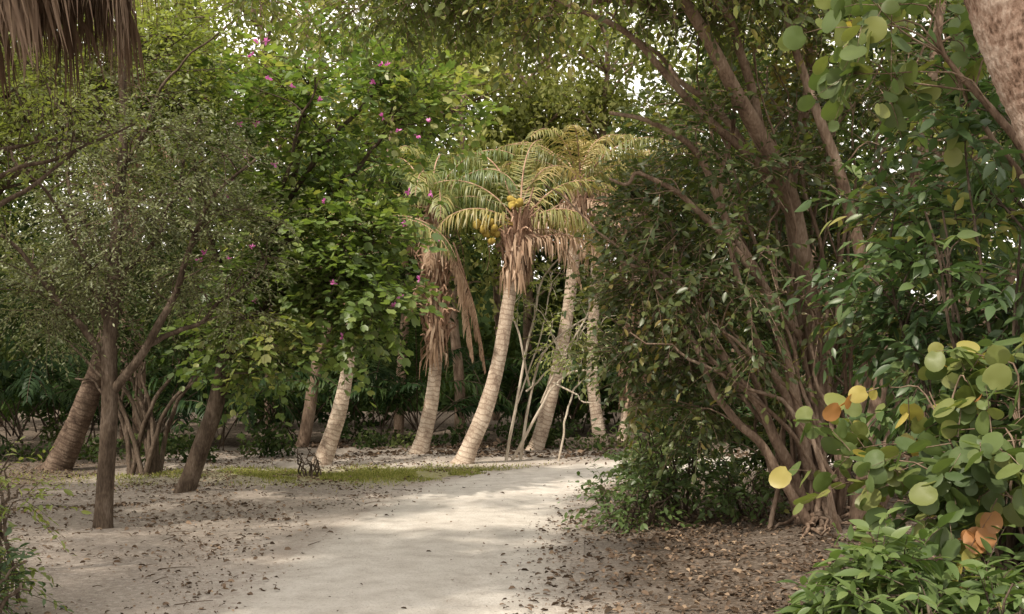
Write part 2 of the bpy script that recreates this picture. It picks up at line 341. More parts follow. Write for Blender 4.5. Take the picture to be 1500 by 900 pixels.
# leaf litter
la=Acc()
def litter(n,xr,yr,dens,size=(.03,.08),tpl=None,pw=2,beta=(1.7,2.8)):
    x=rng.uniform(*xr,n);y=rng.uniform(*yr,n);k=rng.random(n)<dens(x,y);x=x[k];y=y[k];q=len(x)
    P=np.stack([x,y,H(x,y)+rng.uniform(.008,.026,q)],1)
    inst(la,tpl or T_ell(.3,.14,.2),P,np.concatenate([rng.normal(0,1,(q,2)),rng.normal(0,.2,(q,1))],1),UP+rng.normal(0,.4,(q,3)),rng.uniform(0,1,q)**pw*(size[1]-size[0])+size[0],np.clip(rng.beta(*beta,q),0,1))
def dens(x,y):
    d=pdist(x,y);r=x>np.interp(y,PC[:,1],PC[:,0])
    c=np.clip(.45+.45*sn(x,y,2.2),.04,1)
    b=np.where(r,np.clip((d-.6)/1.4,0.01,.7),np.clip((d-.7)/2.0,.01,.5))
    return b*c
litter(64000,(-8,6),(6.2,21),dens,(.025,.075))
litter(90000,(-8,4.5),(6.2,17),lambda x,y:dens(x,y)*.9+.008,(.008,.03),T_simple(.35,.1))
litter(15000,(-.2,5),(6,14),lambda x,y:np.where(x>np.interp(y,PC[:,1],PC[:,0]),np.clip((pdist(x,y)-.8)/1.6,0,1),0)*np.clip(.5+.5*sn(x,y,2.7),.08,1),(.03,.075),pw=1.5,beta=(1.6,2.2))
litter(6000,(-5,6),(20,24),lambda x,y:np.clip(.4+.5*sn(x,y,1.5),0,1),(.05,.14))
for k in range(300):
    x=rng.uniform(-7,5);y=rng.uniform(6.5,20)
    if pdist([x],[y])[0]<1.0 and rng.random()<.9: continue
    a=rng.uniform(0,3.14);l=rng.uniform(.06,.3);z=float(H(np.array([x]),np.array([y]))[0])+.015
    tube(la,[[x,y,z],[x+l*.5*math.cos(a),y+l*.5*math.sin(a),z+.01],[x+l*math.cos(a+.2),y+l*math.sin(a+.2),z]],[.004,.003,.002],4,a0=.3)
la.build('leaf_litter',M_litter)

# grass
gr=Acc();n=22000
x=rng.normal(-2.2,1.9,n);y=17.0+.12*(x+2.2)+rng.normal(0,.65,n);k=(pdist(x,y)>1.1)&(sn(x,y,3)>-.5);x=x[k];y=y[k];q=len(x)
inst(gr,(np.array([[0,-.12,0],[0,.12,0],[.6,.07,.03],[1,0,.2]]),np.array([[0,1,2],[0,2,3]])),np.stack([x,y,H(x,y)],1),np.stack([rng.normal(0,.5,q),rng.normal(0,.5,q),np.full(q,1)],1),rng.normal(0,1,(q,3)),rng.uniform(.02,.06,q),rng.random(q))
gr.build('grass',M_grass)

# ------------------------------------------------------------------ coconut palms
def palm_trunk(acc,pts,flare=.3):
    q0=catmull(pts,60);L=np.linalg.norm(np.diff(q0[:,:3],axis=0),axis=1).sum()
    n=int(L/.02);q=catmull(pts,n);P=q[:,:3];R=q[:,3].copy();s=np.linspace(0,L,n)
    warp=s+.03*np.sin(s*7+rng.uniform(0,6))
    saw=(warp/.085)%1.0
    R*=1+.04*(saw-.5)+.025*np.sin(s*5+rng.uniform(0,6))+.012*np.sin(s*17)
    R*=1+flare*np.exp(-s/.14)
    tube(acc,P,R,20);return P
def boots(acc,P,r,n,lo,hi,out=.7,l=(.25,.5)):
    for k in range(n):
        i=rng.uniform(lo,hi);p=P[int(i*(len(P)-1))];a=rng.uniform(0,6.28);o=np.array([math.cos(a),math.sin(a),0]);L=rng.uniform(*l)
        limb(acc,[[*(p+o*r*.5),.05],[*(p+o*(r+.05)+UP*L*.4),.04],[*(p+o*(r+out*L*.45)+UP*L*.9),.022],[*(p+o*(r+out*L*.9)+UP*L*(.9+rng.normal(0,.3))),.012]],n=7,sides=5)
def fibre(acc,P,r,n,lo,hi,l=(.2,.6)):
    for k in range(n):
        i=rng.uniform(lo,hi);p=P[int(i*(len(P)-1))];a=rng.uniform(0,6.28);o=np.array([math.cos(a),math.sin(a),0])
        L=rng.uniform(*l);w=np.array([-o[1],o[0],0])*rng.uniform(.01,.035)
        A=p+o*r*1.0;B=A+o*rng.uniform(.03,.14)-UP*L*.4+w*rng.normal(0,2);C=B-UP*L*.6+rng.normal(0,.03,3)
        acc.add([A-w,A+w,B-w,B+w,C-w*.3,C+w*.3],[[0,1,3],[0,3,2],[2,3,5],[2,5,4]],rng.random())
def coco_palm(pts,fr,dead,nboot=26,coconuts=(),bo=(.8,1.0),r=.12,fib=60,bark=M_palmbark,lm=M_coco,extra=(),fll=.6):
    e=empty('coconut_palm');tr=Acc();P=palm_trunk(tr,pts);tr.build('trunk',bark,e)
    bt=Acc();boots(bt,P,r,nboot,*bo);lf=Acc();dl=Acc();top=P[-1]
    fibre(dl,P,r,fib,*bo)
    for (az,el,L,cu) in fr: frond(lf,bt,top+rng.normal(0,.03,3),az,el,L,cu,nl=70,ll=fll,hang=rng.uniform(.45,.85),rr=.018,rag=.25,wid=.012,twist=rng.uniform(-.5,.5))
    for (az,el,L,cu) in dead: frond(dl,bt,top-UP*rng.uniform(0,.35)+rng.normal(0,.05,3),az,el,L,cu,nl=50,ll=.42,hang=.9,rr=.014,rag=.35,wid=.012,side_el=-.3,twist=rng.uniform(-.3,.3))
    for (fp,az,el,L,cu) in extra: frond(dl,bt,np.array(fp),az,el,L,cu,nl=90,ll=.34,hang=.9,rr=.016,rag=.05,wid=.014,side_el=-.4)
    bt.build('leaf_bases',M_boots,e)
    if fr: lf.build('fronds',lm,e)
    dl.build('dead_fronds',M_dead,e)
    if len(coconuts):
        ca=Acc()
        for c in coconuts:
            for k in range(c[3]):
                q=np.array(c[:3])+rng.normal(0,.07,3);s=np.linspace(0,1,8)
                ax=nrm(rng.normal(0,1,3)-UP);R=.058*np.sqrt(np.maximum(1-(2*s-1)**2,0))+.004
                tube(ca,q+ax*(s[:,None]-.5)*.16,R*(1-.15*s),10)
            limb(ca,[[*top,.015],[*((top+np.array(c[:3]))/2+UP*.12),.012],[*c[:3],.008]],n=8,sides=5)
        ca.build('coconuts',M_coconut,e)
    return P
R_=math.radians
def rf(n,L=(1.6,2.2),el=(20,70),cu=(1.4,2.2),az0=None):
    o=[]
    for k in range(n):
        o.append((k*2.399+rng.uniform(-.3,.3) if az0 is None else rng.uniform(*az0),R_(rng.uniform(*el)),rng.uniform(*L),rng.uniform(*cu)))
    return o
coco_palm([(-3.15,18.65,-.05,.155),(-2.97,18.65,.45,.14),(-2.8,18.6,1,.12),(-2.68,18.6,1.7,.105),(-2.63,18.5,2.6,.1),(-2.65,18.5,3.8,.09)],rf(9),rf(3,(1,1.4),(-60,-20),(.6,1)),lm=M_cocog)
coco_palm([(-1.72,20.5,-.05,.165),(-1.58,20.5,.4,.145),(-1.45,20.5,1,.125),(-1.37,20.5,1.8,.115),(-1.38,20.5,2.7,.11),(-1.4,20.5,3.5,.11),(-1.45,20.5,4.5,.09)],rf(14,(1.9,2.6),(5,75)),
   [(R_(200),R_(0),1.1,1.4),(R_(170),R_(-40),1.0,.8),(R_(-90),R_(-50),1.0,.6)],nboot=70,bo=(.52,.98),r=.14,fib=260,lm=M_cocog,
   extra=[((-1.05,20.3,3.85),R_(-10),R_(-70),2.4,.25),((-1.0,20.25,3.7),R_(-30),R_(-76),2.0,.15),((-1.25,20.3,3.9),R_(-20),R_(-55),2.0,.6),((-1.5,20.3,3.3),R_(200),R_(-50),1.0,.6)])
coco_palm([(-.84,19,-.05,.165),(-.7,19,.3,.148),(-.45,19,.9,.132),(-.23,19,1.7,.118),(-.06,19,2.7,.108),(.05,19,3.4,.11),(.13,19,3.95,.1)],
   [(R_(15),R_(62),2.3,2.1),(R_(165),R_(58),2.4,2.0),(R_(120),R_(74),2.7,1.7),(R_(60),R_(70),2.6,1.8),(R_(200),R_(35),1.8,2.0),(R_(-20),R_(35),1.7,2.2),(R_(35),R_(30),2.2,1.9),(R_(85),R_(80),2.4,1.3)],
   [(R_(-80),R_(-45),.5,.9),(R_(20),R_(20),1.7,2.1),(R_(-10),R_(25),1.9,2.2),(R_(5),R_(-5),1.5,1.6)],nboot=90,bo=(.8,1.0),fib=220,
   coconuts=[(-.42,18.8,3.95,12),(.1,18.7,4.3,6),(-.36,18.8,3.8,6)])
coco_palm([(.42,22,-.05,.16),(.56,22,.35,.145),(.79,22,1.2,.13),(1.0,22,2.2,.12),(1.13,22,3.1,.115),(1.25,22,4.3,.11),(1.3,22,5.1,.1)],rf(10,(1.8,2.5),(20,75)),
   [(R_(-10),R_(0),1.9,1.7),(R_(10),R_(-10),1.9,1.5),(R_(-50),R_(-5),1.8,1.6),(R_(-120),R_(-30),1.2,1),(R_(180),R_(-20),1.5,1.2),(R_(30),R_(-10),1.9,1.4),(R_(200),R_(-10),1.6,1.5)],nboot=30,bo=(.85,1),fib=90)
coco_palm([(1.85,23.5,-.05,.15),(1.75,23.5,.6,.13),(1.65,23.5,1.6,.12),(1.7,23.5,3.0,.11),(1.8,23.5,5.2,.1)],rf(8),rf(6,(1,1.5),(-50,-10),(.8,1.4)),bo=(.85,1),lm=M_cocog)
coco_palm([(2.4,24,-.05,.22),(2.5,24,.7,.19),(2.55,24,1.8,.18),(2.6,24,3.0,.17),(2.6,24,5.4,.15)],rf(8),rf(8,(1,1.5),(-50,-10),(.8,1.4)),bo=(.3,1),nboot=60,r=.18,fib=260)
coco_palm([(3.3,25.5,-.05,.2),(3.4,25.5,1.2,.17),(3.4,25.5,2.8,.16),(3.5,25.5,5,.15)],rf(8),rf(5,(1,1.5),(-50,-10),(.8,1.4)),bo=(.8,1))
coco_palm([(-7.15,17.8,-.05,.22),(-6.9,17.8,.5,.19),(-6.65,17.8,1.1,.17),(-6.35,17.8,2.0,.15),(-6.1,17.8,3.5,.14),(-6,17.8,5.5,.13)],rf(10,(2,2.6)),rf(3,(1,1.5),(-50,-10),(.8,1.4)),bo=(.85,1),bark=M_palmdark,lm=M_areca)
# leaning palm, upper right
coco_palm([(3.9,5.6,-.05,.22),(3.5,5.55,.8,.18),(2.98,5.5,1.9,.165),(2.68,5.5,2.6,.16),(2.36,5.5,3.38,.155),(2.05,5.5,4.4,.15),(1.95,5.5,6.6,.14)],rf(12,(2.6,3.2),(30,75)),[],bo=(.95,1),bark=M_smooth,lm=M_areca)

# leaning pale bare stems between the palms
e=empty('pale_stemmed_shrub');st=Acc();sl=Acc();nodes=[]
for pts in [[(-.1,19.6,0,.03),(.05,19.6,.9,.026),(.25,19.6,2.0,.022),(.5,19.6,3.0,.018),(.9,19.6,3.6,.01)],
            [(.0,19.7,0,.028),(.5,19.5,.9,.024),(.75,19.5,1.4,.02),(1.2,19.4,1.6,.016),(1.7,19.4,1.5,.01)],
            [(.15,19.8,0,.028),(.3,19.8,1.0,.024),(.55,19.7,1.9,.018),(1.2,19.6,2.4,.013),(1.6,19.6,2.2,.008)],
            [(.3,19.6,1.3,.02),(.1,19.5,2.2,.018),(-.05,19.5,2.9,.012),(.0,19.5,3.5,.008)],
            [(.5,19.6,1.0,.02),(.9,19.5,1.9,.018),(1.3,19.4,2.6,.014),(1.5,19.4,3.4,.008)],
            [(.7,19.5,1.35,.018),(1.1,19.3,1.15,.014),(1.5,19.3,.95,.01)],
            [(.25,19.8,1.2,.018),(.6,19.7,1.5,.015),(1.1,19.6,2.1,.01),(1.5,19.6,2.9,.006)],
            [(.8,19.6,0.0,.02),(.95,19.6,.8,.018),(1.2,19.6,1.5,.012)],
            [(.1,19.6,1.0,.014),(.6,19.5,2.6,.012),(.75,19.5,3.3,.008)],[(1.0,19.5,1.5,.014),(.6,19.5,2.4,.012),(.2,19.5,2.7,.006)]]:
    nodes.append(limb(st,pts,22,7,.04))
nodes=np.concatenate(nodes)
crown(sl,st,nodes,[((1.1,19.4,2.4),(.8,.4,1.0),28),((.3,19.5,3.0),(.5,.3,.6),6)],6,.22,8,.075,T_ell(.25),L=(.2,.4),br=.008)
st.build('stems',M_pale,e);sl.build('leaves',M_lime,e)

# ------------------------------------------------------------------ left slender tree
e=empty('slender_tree');w=Acc();l=Acc();nodes=[]
for pts in [[(-4.03,11.2,-.05,.11),(-4.02,11.2,.3,.088),(-3.98,11.2,1.47,.08),(-3.93,11.2,2.54,.065),(-3.8,11.2,3.9,.045),(-3.7,11.2,5.4,.02)],
   [(-3.98,11.2,1.3,.05),(-3.63,11.1,1.75,.042),(-3.36,11.1,2.3,.034),(-2.95,11,3.0,.022),(-2.4,11,3.6,.012)],
   [(-3.98,11.2,1.65,.04),(-4.3,11,2.2,.03),(-4.7,10.9,2.7,.02),(-5.3,10.7,3.0,.01)],
   [(-3.6,11.1,1.8,.03),(-3.1,11.3,2.1,.022),(-2.5,11.4,2.6,.01)],
   [(-3.93,11.2,2.4,.03),(-3.5,11.5,3.1,.02),(-3.2,11.7,4.1,.01)],[(-3.93,11.2,2.6,.03),(-4.4,11.4,3.4,.02),(-4.7,11.5,4.4,.01)],
   [(-3.95,11.2,2.0,.03),(-4.1,10.6,2.8,.02),(-4.4,10.2,3.6,.01)],[(-3.8,11.2,3.6,.03),(-3.3,10.9,4.3,.015),(-2.9,10.8,4.8,.008)]]:
    nodes.append(limb(w,pts,24,9,.05))
nodes=np.concatenate(nodes)
crown(l,w,nodes,[((-3.8,11.1,3.4),(1.4,1.1,1.3),72),((-2.9,11,2.8),(.8,.7,.9),28),((-4.6,11,2.3),(.8,.9,.5),22)],20,.38,12,.047,T_simple(.2),L=(.2,.48),br=.007,tr=.0025,jit=.7)
w.build('trunk_and_branches',M_bark,e);l.build('foliage',M_olive,e)

# left bright tree (higher, left edge)
e=empty('broadleaf_tree');w=Acc();l=Acc();nodes=[]
for pts in [[(-8.0,14.2,-.1,.16),(-7.6,14,1.5,.13),(-7.1,13.8,3,.1),(-6.3,13.6,4.5,.06),(-5.6,13.5,5.8,.03)],[(-7.4,13.9,2.2,.06),(-6.3,13.4,3.4,.04),(-5.0,13,4.4,.02)],
            [(-7.2,13.8,2.8,.06),(-7.4,13,4.5,.03),(-7.2,12.6,5.8,.015)],[(-6.6,13.6,3.9,.05),(-5.2,13.6,5.0,.03),(-4.0,13.6,5.6,.012)]]:
    nodes.append(limb(w,pts,22,8,.04))
crown(l,w,np.concatenate(nodes),[((-5.4,13.2,4.9),(2.2,1.4,1.2),110),((-4.2,13.6,5.4),(1.0,1,.5),26),((-6.8,13,3.4),(1.4,1,1.0),35)],16,.4,10,.08,T_simple(.26),L=(.25,.5))
w.build('trunk_and_branches',M_bark,e);l.build('foliage',M_lime,e)
# bare leaning branches at left edge
e=empty('bare_branched_tree');w=Acc();l=Acc();nodes=[]
for pts in [[(-4.6,8.0,-.1,.09),(-4.4,8,1.2,.07),(-3.9,8,2.7,.032),(-3.55,8,2.98,.018),(-3.2,8,3.12,.012),(-2.7,8.1,3.33,.006)],
            [(-4.3,8,1.6,.05),(-3.8,8,2.55,.025),(-3.4,8,2.85,.016),(-3.15,8.1,3.1,.01),(-2.9,8.2,3.4,.005)],
            [(-4.2,8,2,.05),(-4.0,8,2.9,.025),(-3.5,8.1,3.2,.013),(-3,8.2,3.28,.006)]]:
    nodes.append(limb(w,pts,24,8,.02))
crown(l,w,np.concatenate(nodes),[((-3.4,8.1,3.4),(.6,.5,.35),20)],9,.2,8,.045,T_ell(.22),L=(.15,.3),br=.005,tr=.0025)
w.build('trunk_and_branches',M_bark,e);l.build('foliage',M_lime,e)

# ------------------------------------------------------------------ orchid tree (pink flowers)
e=empty('orchid_tree');w=Acc();l=Acc();fl=Acc();nodes=[]
for pts in [[(-4.12,14.2,-.05,.15),(-4.03,14.2,.2,.12),(-3.83,14.2,.75,.11),(-3.66,14.2,1.43,.1),(-3.4,14.3,2.4,.08),(-2.9,14.4,3.6,.055),(-2.5,14.5,5.2,.02)],
   [(-3.5,14.2,1.9,.06),(-2.9,14.1,2.5,.045),(-2.1,14,2.8,.03),(-1.6,13.9,3.1,.012)],[(-3.2,14.3,2.8,.05),(-2.3,14.3,3.8,.035),(-1.5,14.2,4.6,.015)],
   [(-3.4,14.3,2.3,.05),(-3.8,14.0,3.4,.035),(-3.9,13.8,4.8,.015)],[(-3.1,14.3,3.2,.04),(-2.6,13.6,4.2,.02),(-2.3,13.1,4.9,.01)],[(-2.9,14.3,3.6,.04),(-2.0,14,4.7,.025),(-1.0,13.8,5.4,.01)]]:
    nodes.append(limb(w,pts,26,9,.04))
crown(l,w,np.concatenate(nodes),[((-2.75,14,3.2),(1.2,1.0,1.35),46),((-2.3,14.2,4.8),(1.9,1.1,.9),46),((-1.85,13.9,2.8),(.6,.6,.9),30),((-3.1,14,2.1),(.75,.7,.45),14)],12,.45,8,.105,T_bi(),L=(.35,.75),br=.01,jit=.4,up=1.3,sag=.3)
for k in range(38):
    c=in_ell(1,(-2.3,13.7,3.8),(1.6,1.0,2.0),.1)[0]; c[1]=min(c[1],13.4)
    D=nrm(rng.normal(0,1,(5,3))+np.array([0,-.5,.3]));inst(fl,T_ell(.3),np.repeat(c[None],5,0),D,rng.normal(0,1,(5,3)),.055,rng.random(5))
w.build('trunk_and_branches',M_bark,e);l.build('foliage',M_bright,e);fl.build('flowers',M_pink,e)

# multi-stem shrub behind, left
e=empty('multi_stemmed_shrub');w=Acc();l=Acc();nodes=[]
for k in range(11):
    a=rng.uniform(-.9,.7);b=np.array([-5.4+rng.normal(0,.15),17.2+rng.normal(0,.2),-.05]);h=rng.uniform(1.6,2.6)
    nodes.append(limb(w,[[*b,.045],[*(b+[a*.4,.1,h*.4]),.035],[*(b+[a*1.0,.1,h*.75]),.026],[*(b+[a*1.8,.2,h]),.013]],18,6,.06))
crown(l,w,np.concatenate(nodes),[((-5.3,17.3,2.7),(1.9,1.0,1.1),46)],16,.4,8,.1,T_simple(.26))
w.build('stems',M_bark,e);l.build('foliage',M_bgd,e)

# ------------------------------------------------------------------ right-hand big tree
e=empty('sprawling_canopy_tree');w=Acc();l=Acc();lo=Acc();nodes=[]
L_=[[(2.82,10.6,-.1,.13),(2.82,10.6,.57,.1),(2.84,10.5,1.73,.09),(2.6,10.3,2.82,.085),(2.34,10.0,3.4,.078),(1.75,9.6,4.0,.062),(1.28,9.3,4.55,.045),(.7,9.1,4.9,.03),(-.5,9.0,5.1,.012)],
 [(2.8,10.7,1.6,.07),(2.57,10.4,3.14,.06),(2.72,10.3,4.3,.045),(2.18,10.2,5.3,.03),(1.6,10.2,6,.015)],
 [(3.0,10.8,-.1,.1),(3.1,10.5,1.0,.075),(3.4,10.2,2.37,.065),(3.72,10,3.78,.05),(3.8,9.9,5.4,.03)],
 [(2.7,10.5,.3,.06),(2.45,10.3,.9,.05),(2.12,10.3,1.5,.042),(1.48,10.3,2.2,.028),(.95,10.3,2.5,.012)],
 [(2.7,10.4,.2,.05),(2.3,10.2,.8,.04),(1.99,10.2,1.25,.034),(1.6,10.2,1.8,.026),(1.35,10.2,2.7,.013)],
 [(2.75,10.5,.6,.06),(2.5,10.2,1.5,.05),(2.1,10.1,2.5,.04),(1.6,10,3.46,.028),(.96,9.9,3.9,.015)],
 [(3.1,10.4,-.1,.09),(3.2,10.2,.9,.07),(3.25,10,1.9,.06),(2.9,9.8,3.1,.05),(2.4,9.6,4.2,.035),(2.2,9.5,5.2,.02)],
 [(3.2,10.6,0,.08),(3.8,10.3,1.2,.06),(4.4,10,2.4,.04),(5,9.7,3.6,.02)],
 [(2.5,10.2,3.2,.045),(1.6,9.8,3.85,.035),(.8,9.4,4.4,.025),(-.2,9.1,4.8,.012)],
 [(2.2,10.0,3.6,.045),(1.9,9.6,4.4,.035),(1.5,9,4.7,.02),(.7,8.6,4.75,.01)],
 [(1.4,9.5,4.5,.035),(.9,9.9,4.8,.025),(.2,10.3,5.0,.012),(-.8,10.6,5.2,.008)],
 [(2.6,10.3,2.9,.045),(2.0,10.3,3.7,.034),(1.4,10.4,4.4,.022),(.9,10.6,5.1,.01)],
 [(2.6,10.3,1.9,.04),(1.9,10.0,2.7,.03),(1.3,9.9,3.2,.02),(.8,9.9,3.3,.01)],
 [(2.7,10.4,.9,.045),(2.2,10.1,1.9,.032),(1.9,10,2.9,.022),(1.8,9.9,4.0,.012)]]
for pts in L_: nodes.append(limb(w,pts,30,10,.06))
for k in range(34):
    sx=rng.uniform(-2.2,.9);sy=rng.uniform(-1.1,.3);h=rng.uniform(1.4,4.6)
    b=np.array([2.85+rng.normal(0,.2),10.6+rng.normal(0,.25),rng.uniform(-.1,.7)])
    nodes.append(limb(w,[[*b,.026],[*(b+[sx*.22,sy*.3,h*.33]),.02],[*(b+[sx*.6,sy*.7,h*.7]),.014],[*(b+[sx,sy,h]),.006]],20,6,.1))
for k in range(14):
    a=rng.uniform(-3.4,.4);r=rng.uniform(.3,.8);b=np.array([2.85,10.55,.0]);d=np.array([math.cos(a),math.sin(a),0])
    q=b+d*r; zz_=float(H(np.array([q[0]]),np.array([q[1]]))[0]);mzz=float(H(np.array([b[0]+d[0]*r*.5]),np.array([b[1]+d[1]*r*.5]))[0])
    limb(w,[[*(b+UP*rng.uniform(.25,.5)),.03],[*(b+d*.15+UP*.22),.026],[*(b+d*r*.5+UP*(mzz+.01)),.018],[q[0],q[1],zz_-.02,.006]],18,7,.06)
nodes=np.concatenate(nodes)
nodes=nodes[nodes[:,2]>.5]
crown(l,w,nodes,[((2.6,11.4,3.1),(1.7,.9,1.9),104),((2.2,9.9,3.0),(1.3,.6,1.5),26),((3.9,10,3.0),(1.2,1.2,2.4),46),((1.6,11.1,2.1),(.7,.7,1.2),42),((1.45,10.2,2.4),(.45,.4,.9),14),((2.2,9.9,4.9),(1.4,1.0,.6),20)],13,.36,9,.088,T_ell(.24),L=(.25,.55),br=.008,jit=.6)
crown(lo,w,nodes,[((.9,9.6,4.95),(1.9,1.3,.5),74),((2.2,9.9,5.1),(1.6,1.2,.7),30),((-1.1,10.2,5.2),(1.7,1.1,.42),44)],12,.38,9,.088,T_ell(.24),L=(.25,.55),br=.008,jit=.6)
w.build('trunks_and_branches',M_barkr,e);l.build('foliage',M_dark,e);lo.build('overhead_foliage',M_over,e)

def shrub(name,c,r,nst,ncl,per,size,tpl,mat,nl=8,h=1.0,clr=.22,L=(.2,.4),bark=M_bark):
    e=empty(name);w=Acc();l=Acc();nodes=[]
    z0=float(H(np.array([c[0]]),np.array([c[1]]))[0])
    for k in range(nst):
        o=rng.uniform(-1,1,2)*.8;b=np.array([c[0]+rng.normal(0,.1),c[1]+rng.normal(0,.1),z0-.04])
        nodes.append(limb(w,[[*b,.016],[b[0]+o[0]*r[0]*.4,b[1]+o[1]*r[1]*.4,z0+h*.4,.012],[b[0]+o[0]*r[0],b[1]+o[1]*r[1],z0+h*rng.uniform(.6,1),.005]],14,5,.04))
    crown(l,w,np.concatenate(nodes),[((c[0],c[1],z0+h*.5),(r[0],r[1],h*.5),ncl)],per,clr,nl,size,tpl,L=L,br=.006,tr=.003)
    w.build('stems',bark,e);l.build('foliage',mat,e)
shrub('shrub',(1.65,12.0),(.62,.5),14,28,10,.09,T_ell(.24),M_shrubl,h=1.2,clr=.28,L=(.2,.5))
shrub('shrub',(1.2,11.4),(.45,.35),8,11,8,.08,T_ell(.24),M_shrubl,h=.5,L=(.2,.5))
shrub('shrub',(2.45,11.4),(.55,.4),8,14,9,.08,T_ell(.24),M_shrubl,h=.55)
shrub('shrub',(3.3,13.5),(.9,.7),12,36,13,.1,T_ell(.24),M_bgd,h=1.4)
shrub('shrub',(1.9,15.2),(.5,.4),8,16,10,.09,T_ell(.24),M_shrubl,h=.8)
shrub('shrub',(-3.55,7.6),(.3,.5),9,13,8,.07,T_ell(.2),M_lime,h=1.25)
shrub('shrub',(-3.3,6.9),(.25,.4),6,12,8,.07,T_ell(.2),M_shrub,h=.45)
shrub('shrub',(-2.95,16.9),(.25,.2),9,3,3,.04,T_ell(.2),M_olive,h=.4)
shrub('shrub',(-6.6,12.5),(.8,.6),10,24,11,.1,T_ell(.24),M_bgd,h=1.3)

# right foreground shrubs
def near_shrub(name,stems,ells,mat,size,tpl,per,clr,nl,L,jit=.45,up=1.,drop=.35,bark=M_bark,tone=(0,1),br=.008):
    e=empty(name);w=Acc();l=Acc();nodes=[]
    for s in stems: nodes.append(limb(w,s,20,7,.03))
    crown(l,w,np.concatenate(nodes),ells,per,clr,nl,size,tpl,L=L,br=br,jit=jit,up=up,drop=drop,tr=.0035,tone=tone)
    w.build('stems',bark,e);l.build('foliage',mat,e)
def fan(c,n,spread,h,r=.02):
    o=[]
    for k in range(n):
        d=rng.uniform(-1,1,2)*spread;H_=h*rng.uniform(.5,.85)
        o.append([(c[0]+rng.normal(0,.08),c[1]+rng.normal(0,.08),-.03,r),(c[0]+d[0]*.4,c[1]+d[1]*.4,H_*.4,r*.8),(c[0]+d[0],c[1]+d[1],H_,r*.3)])
    return o
near_shrub('broadleaf_shrub',fan((3.0,6.9),22,.75,3.2),[((2.85,7.0,1.95),(.74,.7,.85),46),((2.95,7.2,2.9),(.6,.6,.5),14),((3.1,6.8,1.0),(.6,.6,.8),26)],M_shrub,.125,T_fine(.19),10,.3,8,(.2,.5),tone=(.1,.95))
near_shrub('broadleaf_shrub',fan((2.1,5.2),16,.6,.85,.014),[((2.05,5.3,.42),(.62,.5,.4),46),((1.65,5.3,.28),(.3,.35,.2),16)],M_shrubl,.12,T_fine(.19),10,.2,7,(.15,.3),tone=(.2,1))
near_shrub('sea_grape_shrub',fan((2.75,5.9),12,.6,1.8,.012),[((2.5,5.9,1.25),(.6,.4,.5),24),((2.1,6.2,1.0),(.3,.3,.25),6)],M_grape,.125,T_round(),4,.28,6,(.2,.42),jit=.9,up=.5,drop=.25,bark=M_barkr,tone=(.1,.92),br=.006)
near_shrub('sea_grape_tree',[[(3.6,6.6,-.1,.06),(3.4,6.6,1.5,.045),(3.0,6.6,2.8,.028),(2.5,6.6,3.6,.012)],[(3.4,6.6,1.5,.035),(3.1,6.8,2.6,.022),(2.6,6.8,3.4,.01)]],
   [((2.45,6.6,3.5),(.6,.4,.35),15)],M_grape,.13,T_round(),3,.28,5,(.2,.42),jit=.9,up=.5,drop=.25,bark=M_barkr,tone=(.1,.85),br=.006)

# ------------------------------------------------------------------ fan palm with dead skirt, upper left
e=empty('fan_palm');w=Acc();l=Acc();g_=Acc()
fx,fy=-3.0,6.1
palm_trunk(w,[(fx-.1,fy,-.1,.2),(fx-.1,fy,2,.17),(fx-.05,fy,4,.16),(fx,fy,6.0,.15)])
def fanleaf(acc,wood,top,az,el,pl,sl,down,n=34,spread=1.5,w_=.02):
    d=np.array([math.cos(el)*math.cos(az),math.cos(el)*math.sin(az),math.sin(el)]);c=np.array(top)+d*pl;c[2]-=down*.3
    limb(wood,[[*top,.016],[*((top+c)/2+UP*.05),.012],[*c,.009]],8,5)
    fw=nrm(d*(1-down)+np.array([0,0,-1])*down);sd=nrm(np.cross(d,UP));a=np.linspace(-spread,spread,n)+rng.normal(0,.05,n)
    D=nrm(np.cos(a)[:,None]*fw+np.sin(a)[:,None]*sd*(1-.55*down)+rng.normal(0,.06,(n,3)));W_=nrm(np.cross(D,d+.01))*w_
    L=sl*rng.uniform(.7,1.1,(n,1));m=c+D*L*.5;t=m+nrm(D+np.array([0,0,-.5-down])+rng.normal(0,.12,(n,3)))*L*.5
    V=np.stack([np.repeat(c[None],n,0)-W_*.2,np.repeat(c[None],n,0)+W_*.2,m-W_,m+W_,t],1)
    f=np.array([[0,1,3],[0,3,2],[2,3,4]])[None]+(np.arange(n)*5)[:,None,None]
    acc.add(V.reshape(-1,3),f.reshape(-1,3),np.repeat(np.clip(rng.uniform(.2,.8)+rng.normal(0,.15,n),0,1),5))
for k in range(170):
    az=rng.uniform(0,6.28);top=np.array([fx,fy,rng.uniform(4.25,5.4)])
    fanleaf(l,w,top,az,R_(rng.uniform(-30,5)),rng.uniform(.4,1.05),rng.uniform(.5,.8),.93,spread=1.1,n=30,w_=.012)
for k in range(22): fanleaf(g_,w,np.array([fx,fy,6.0]),k*2.4,R_(rng.uniform(0,80)),rng.uniform(.8,1.2),1.0,.2)
w.build('trunk',M_boots,e);l.build('dead_leaf_skirt',M_thatch,e);g_.build('green_leaves',M_areca,e)

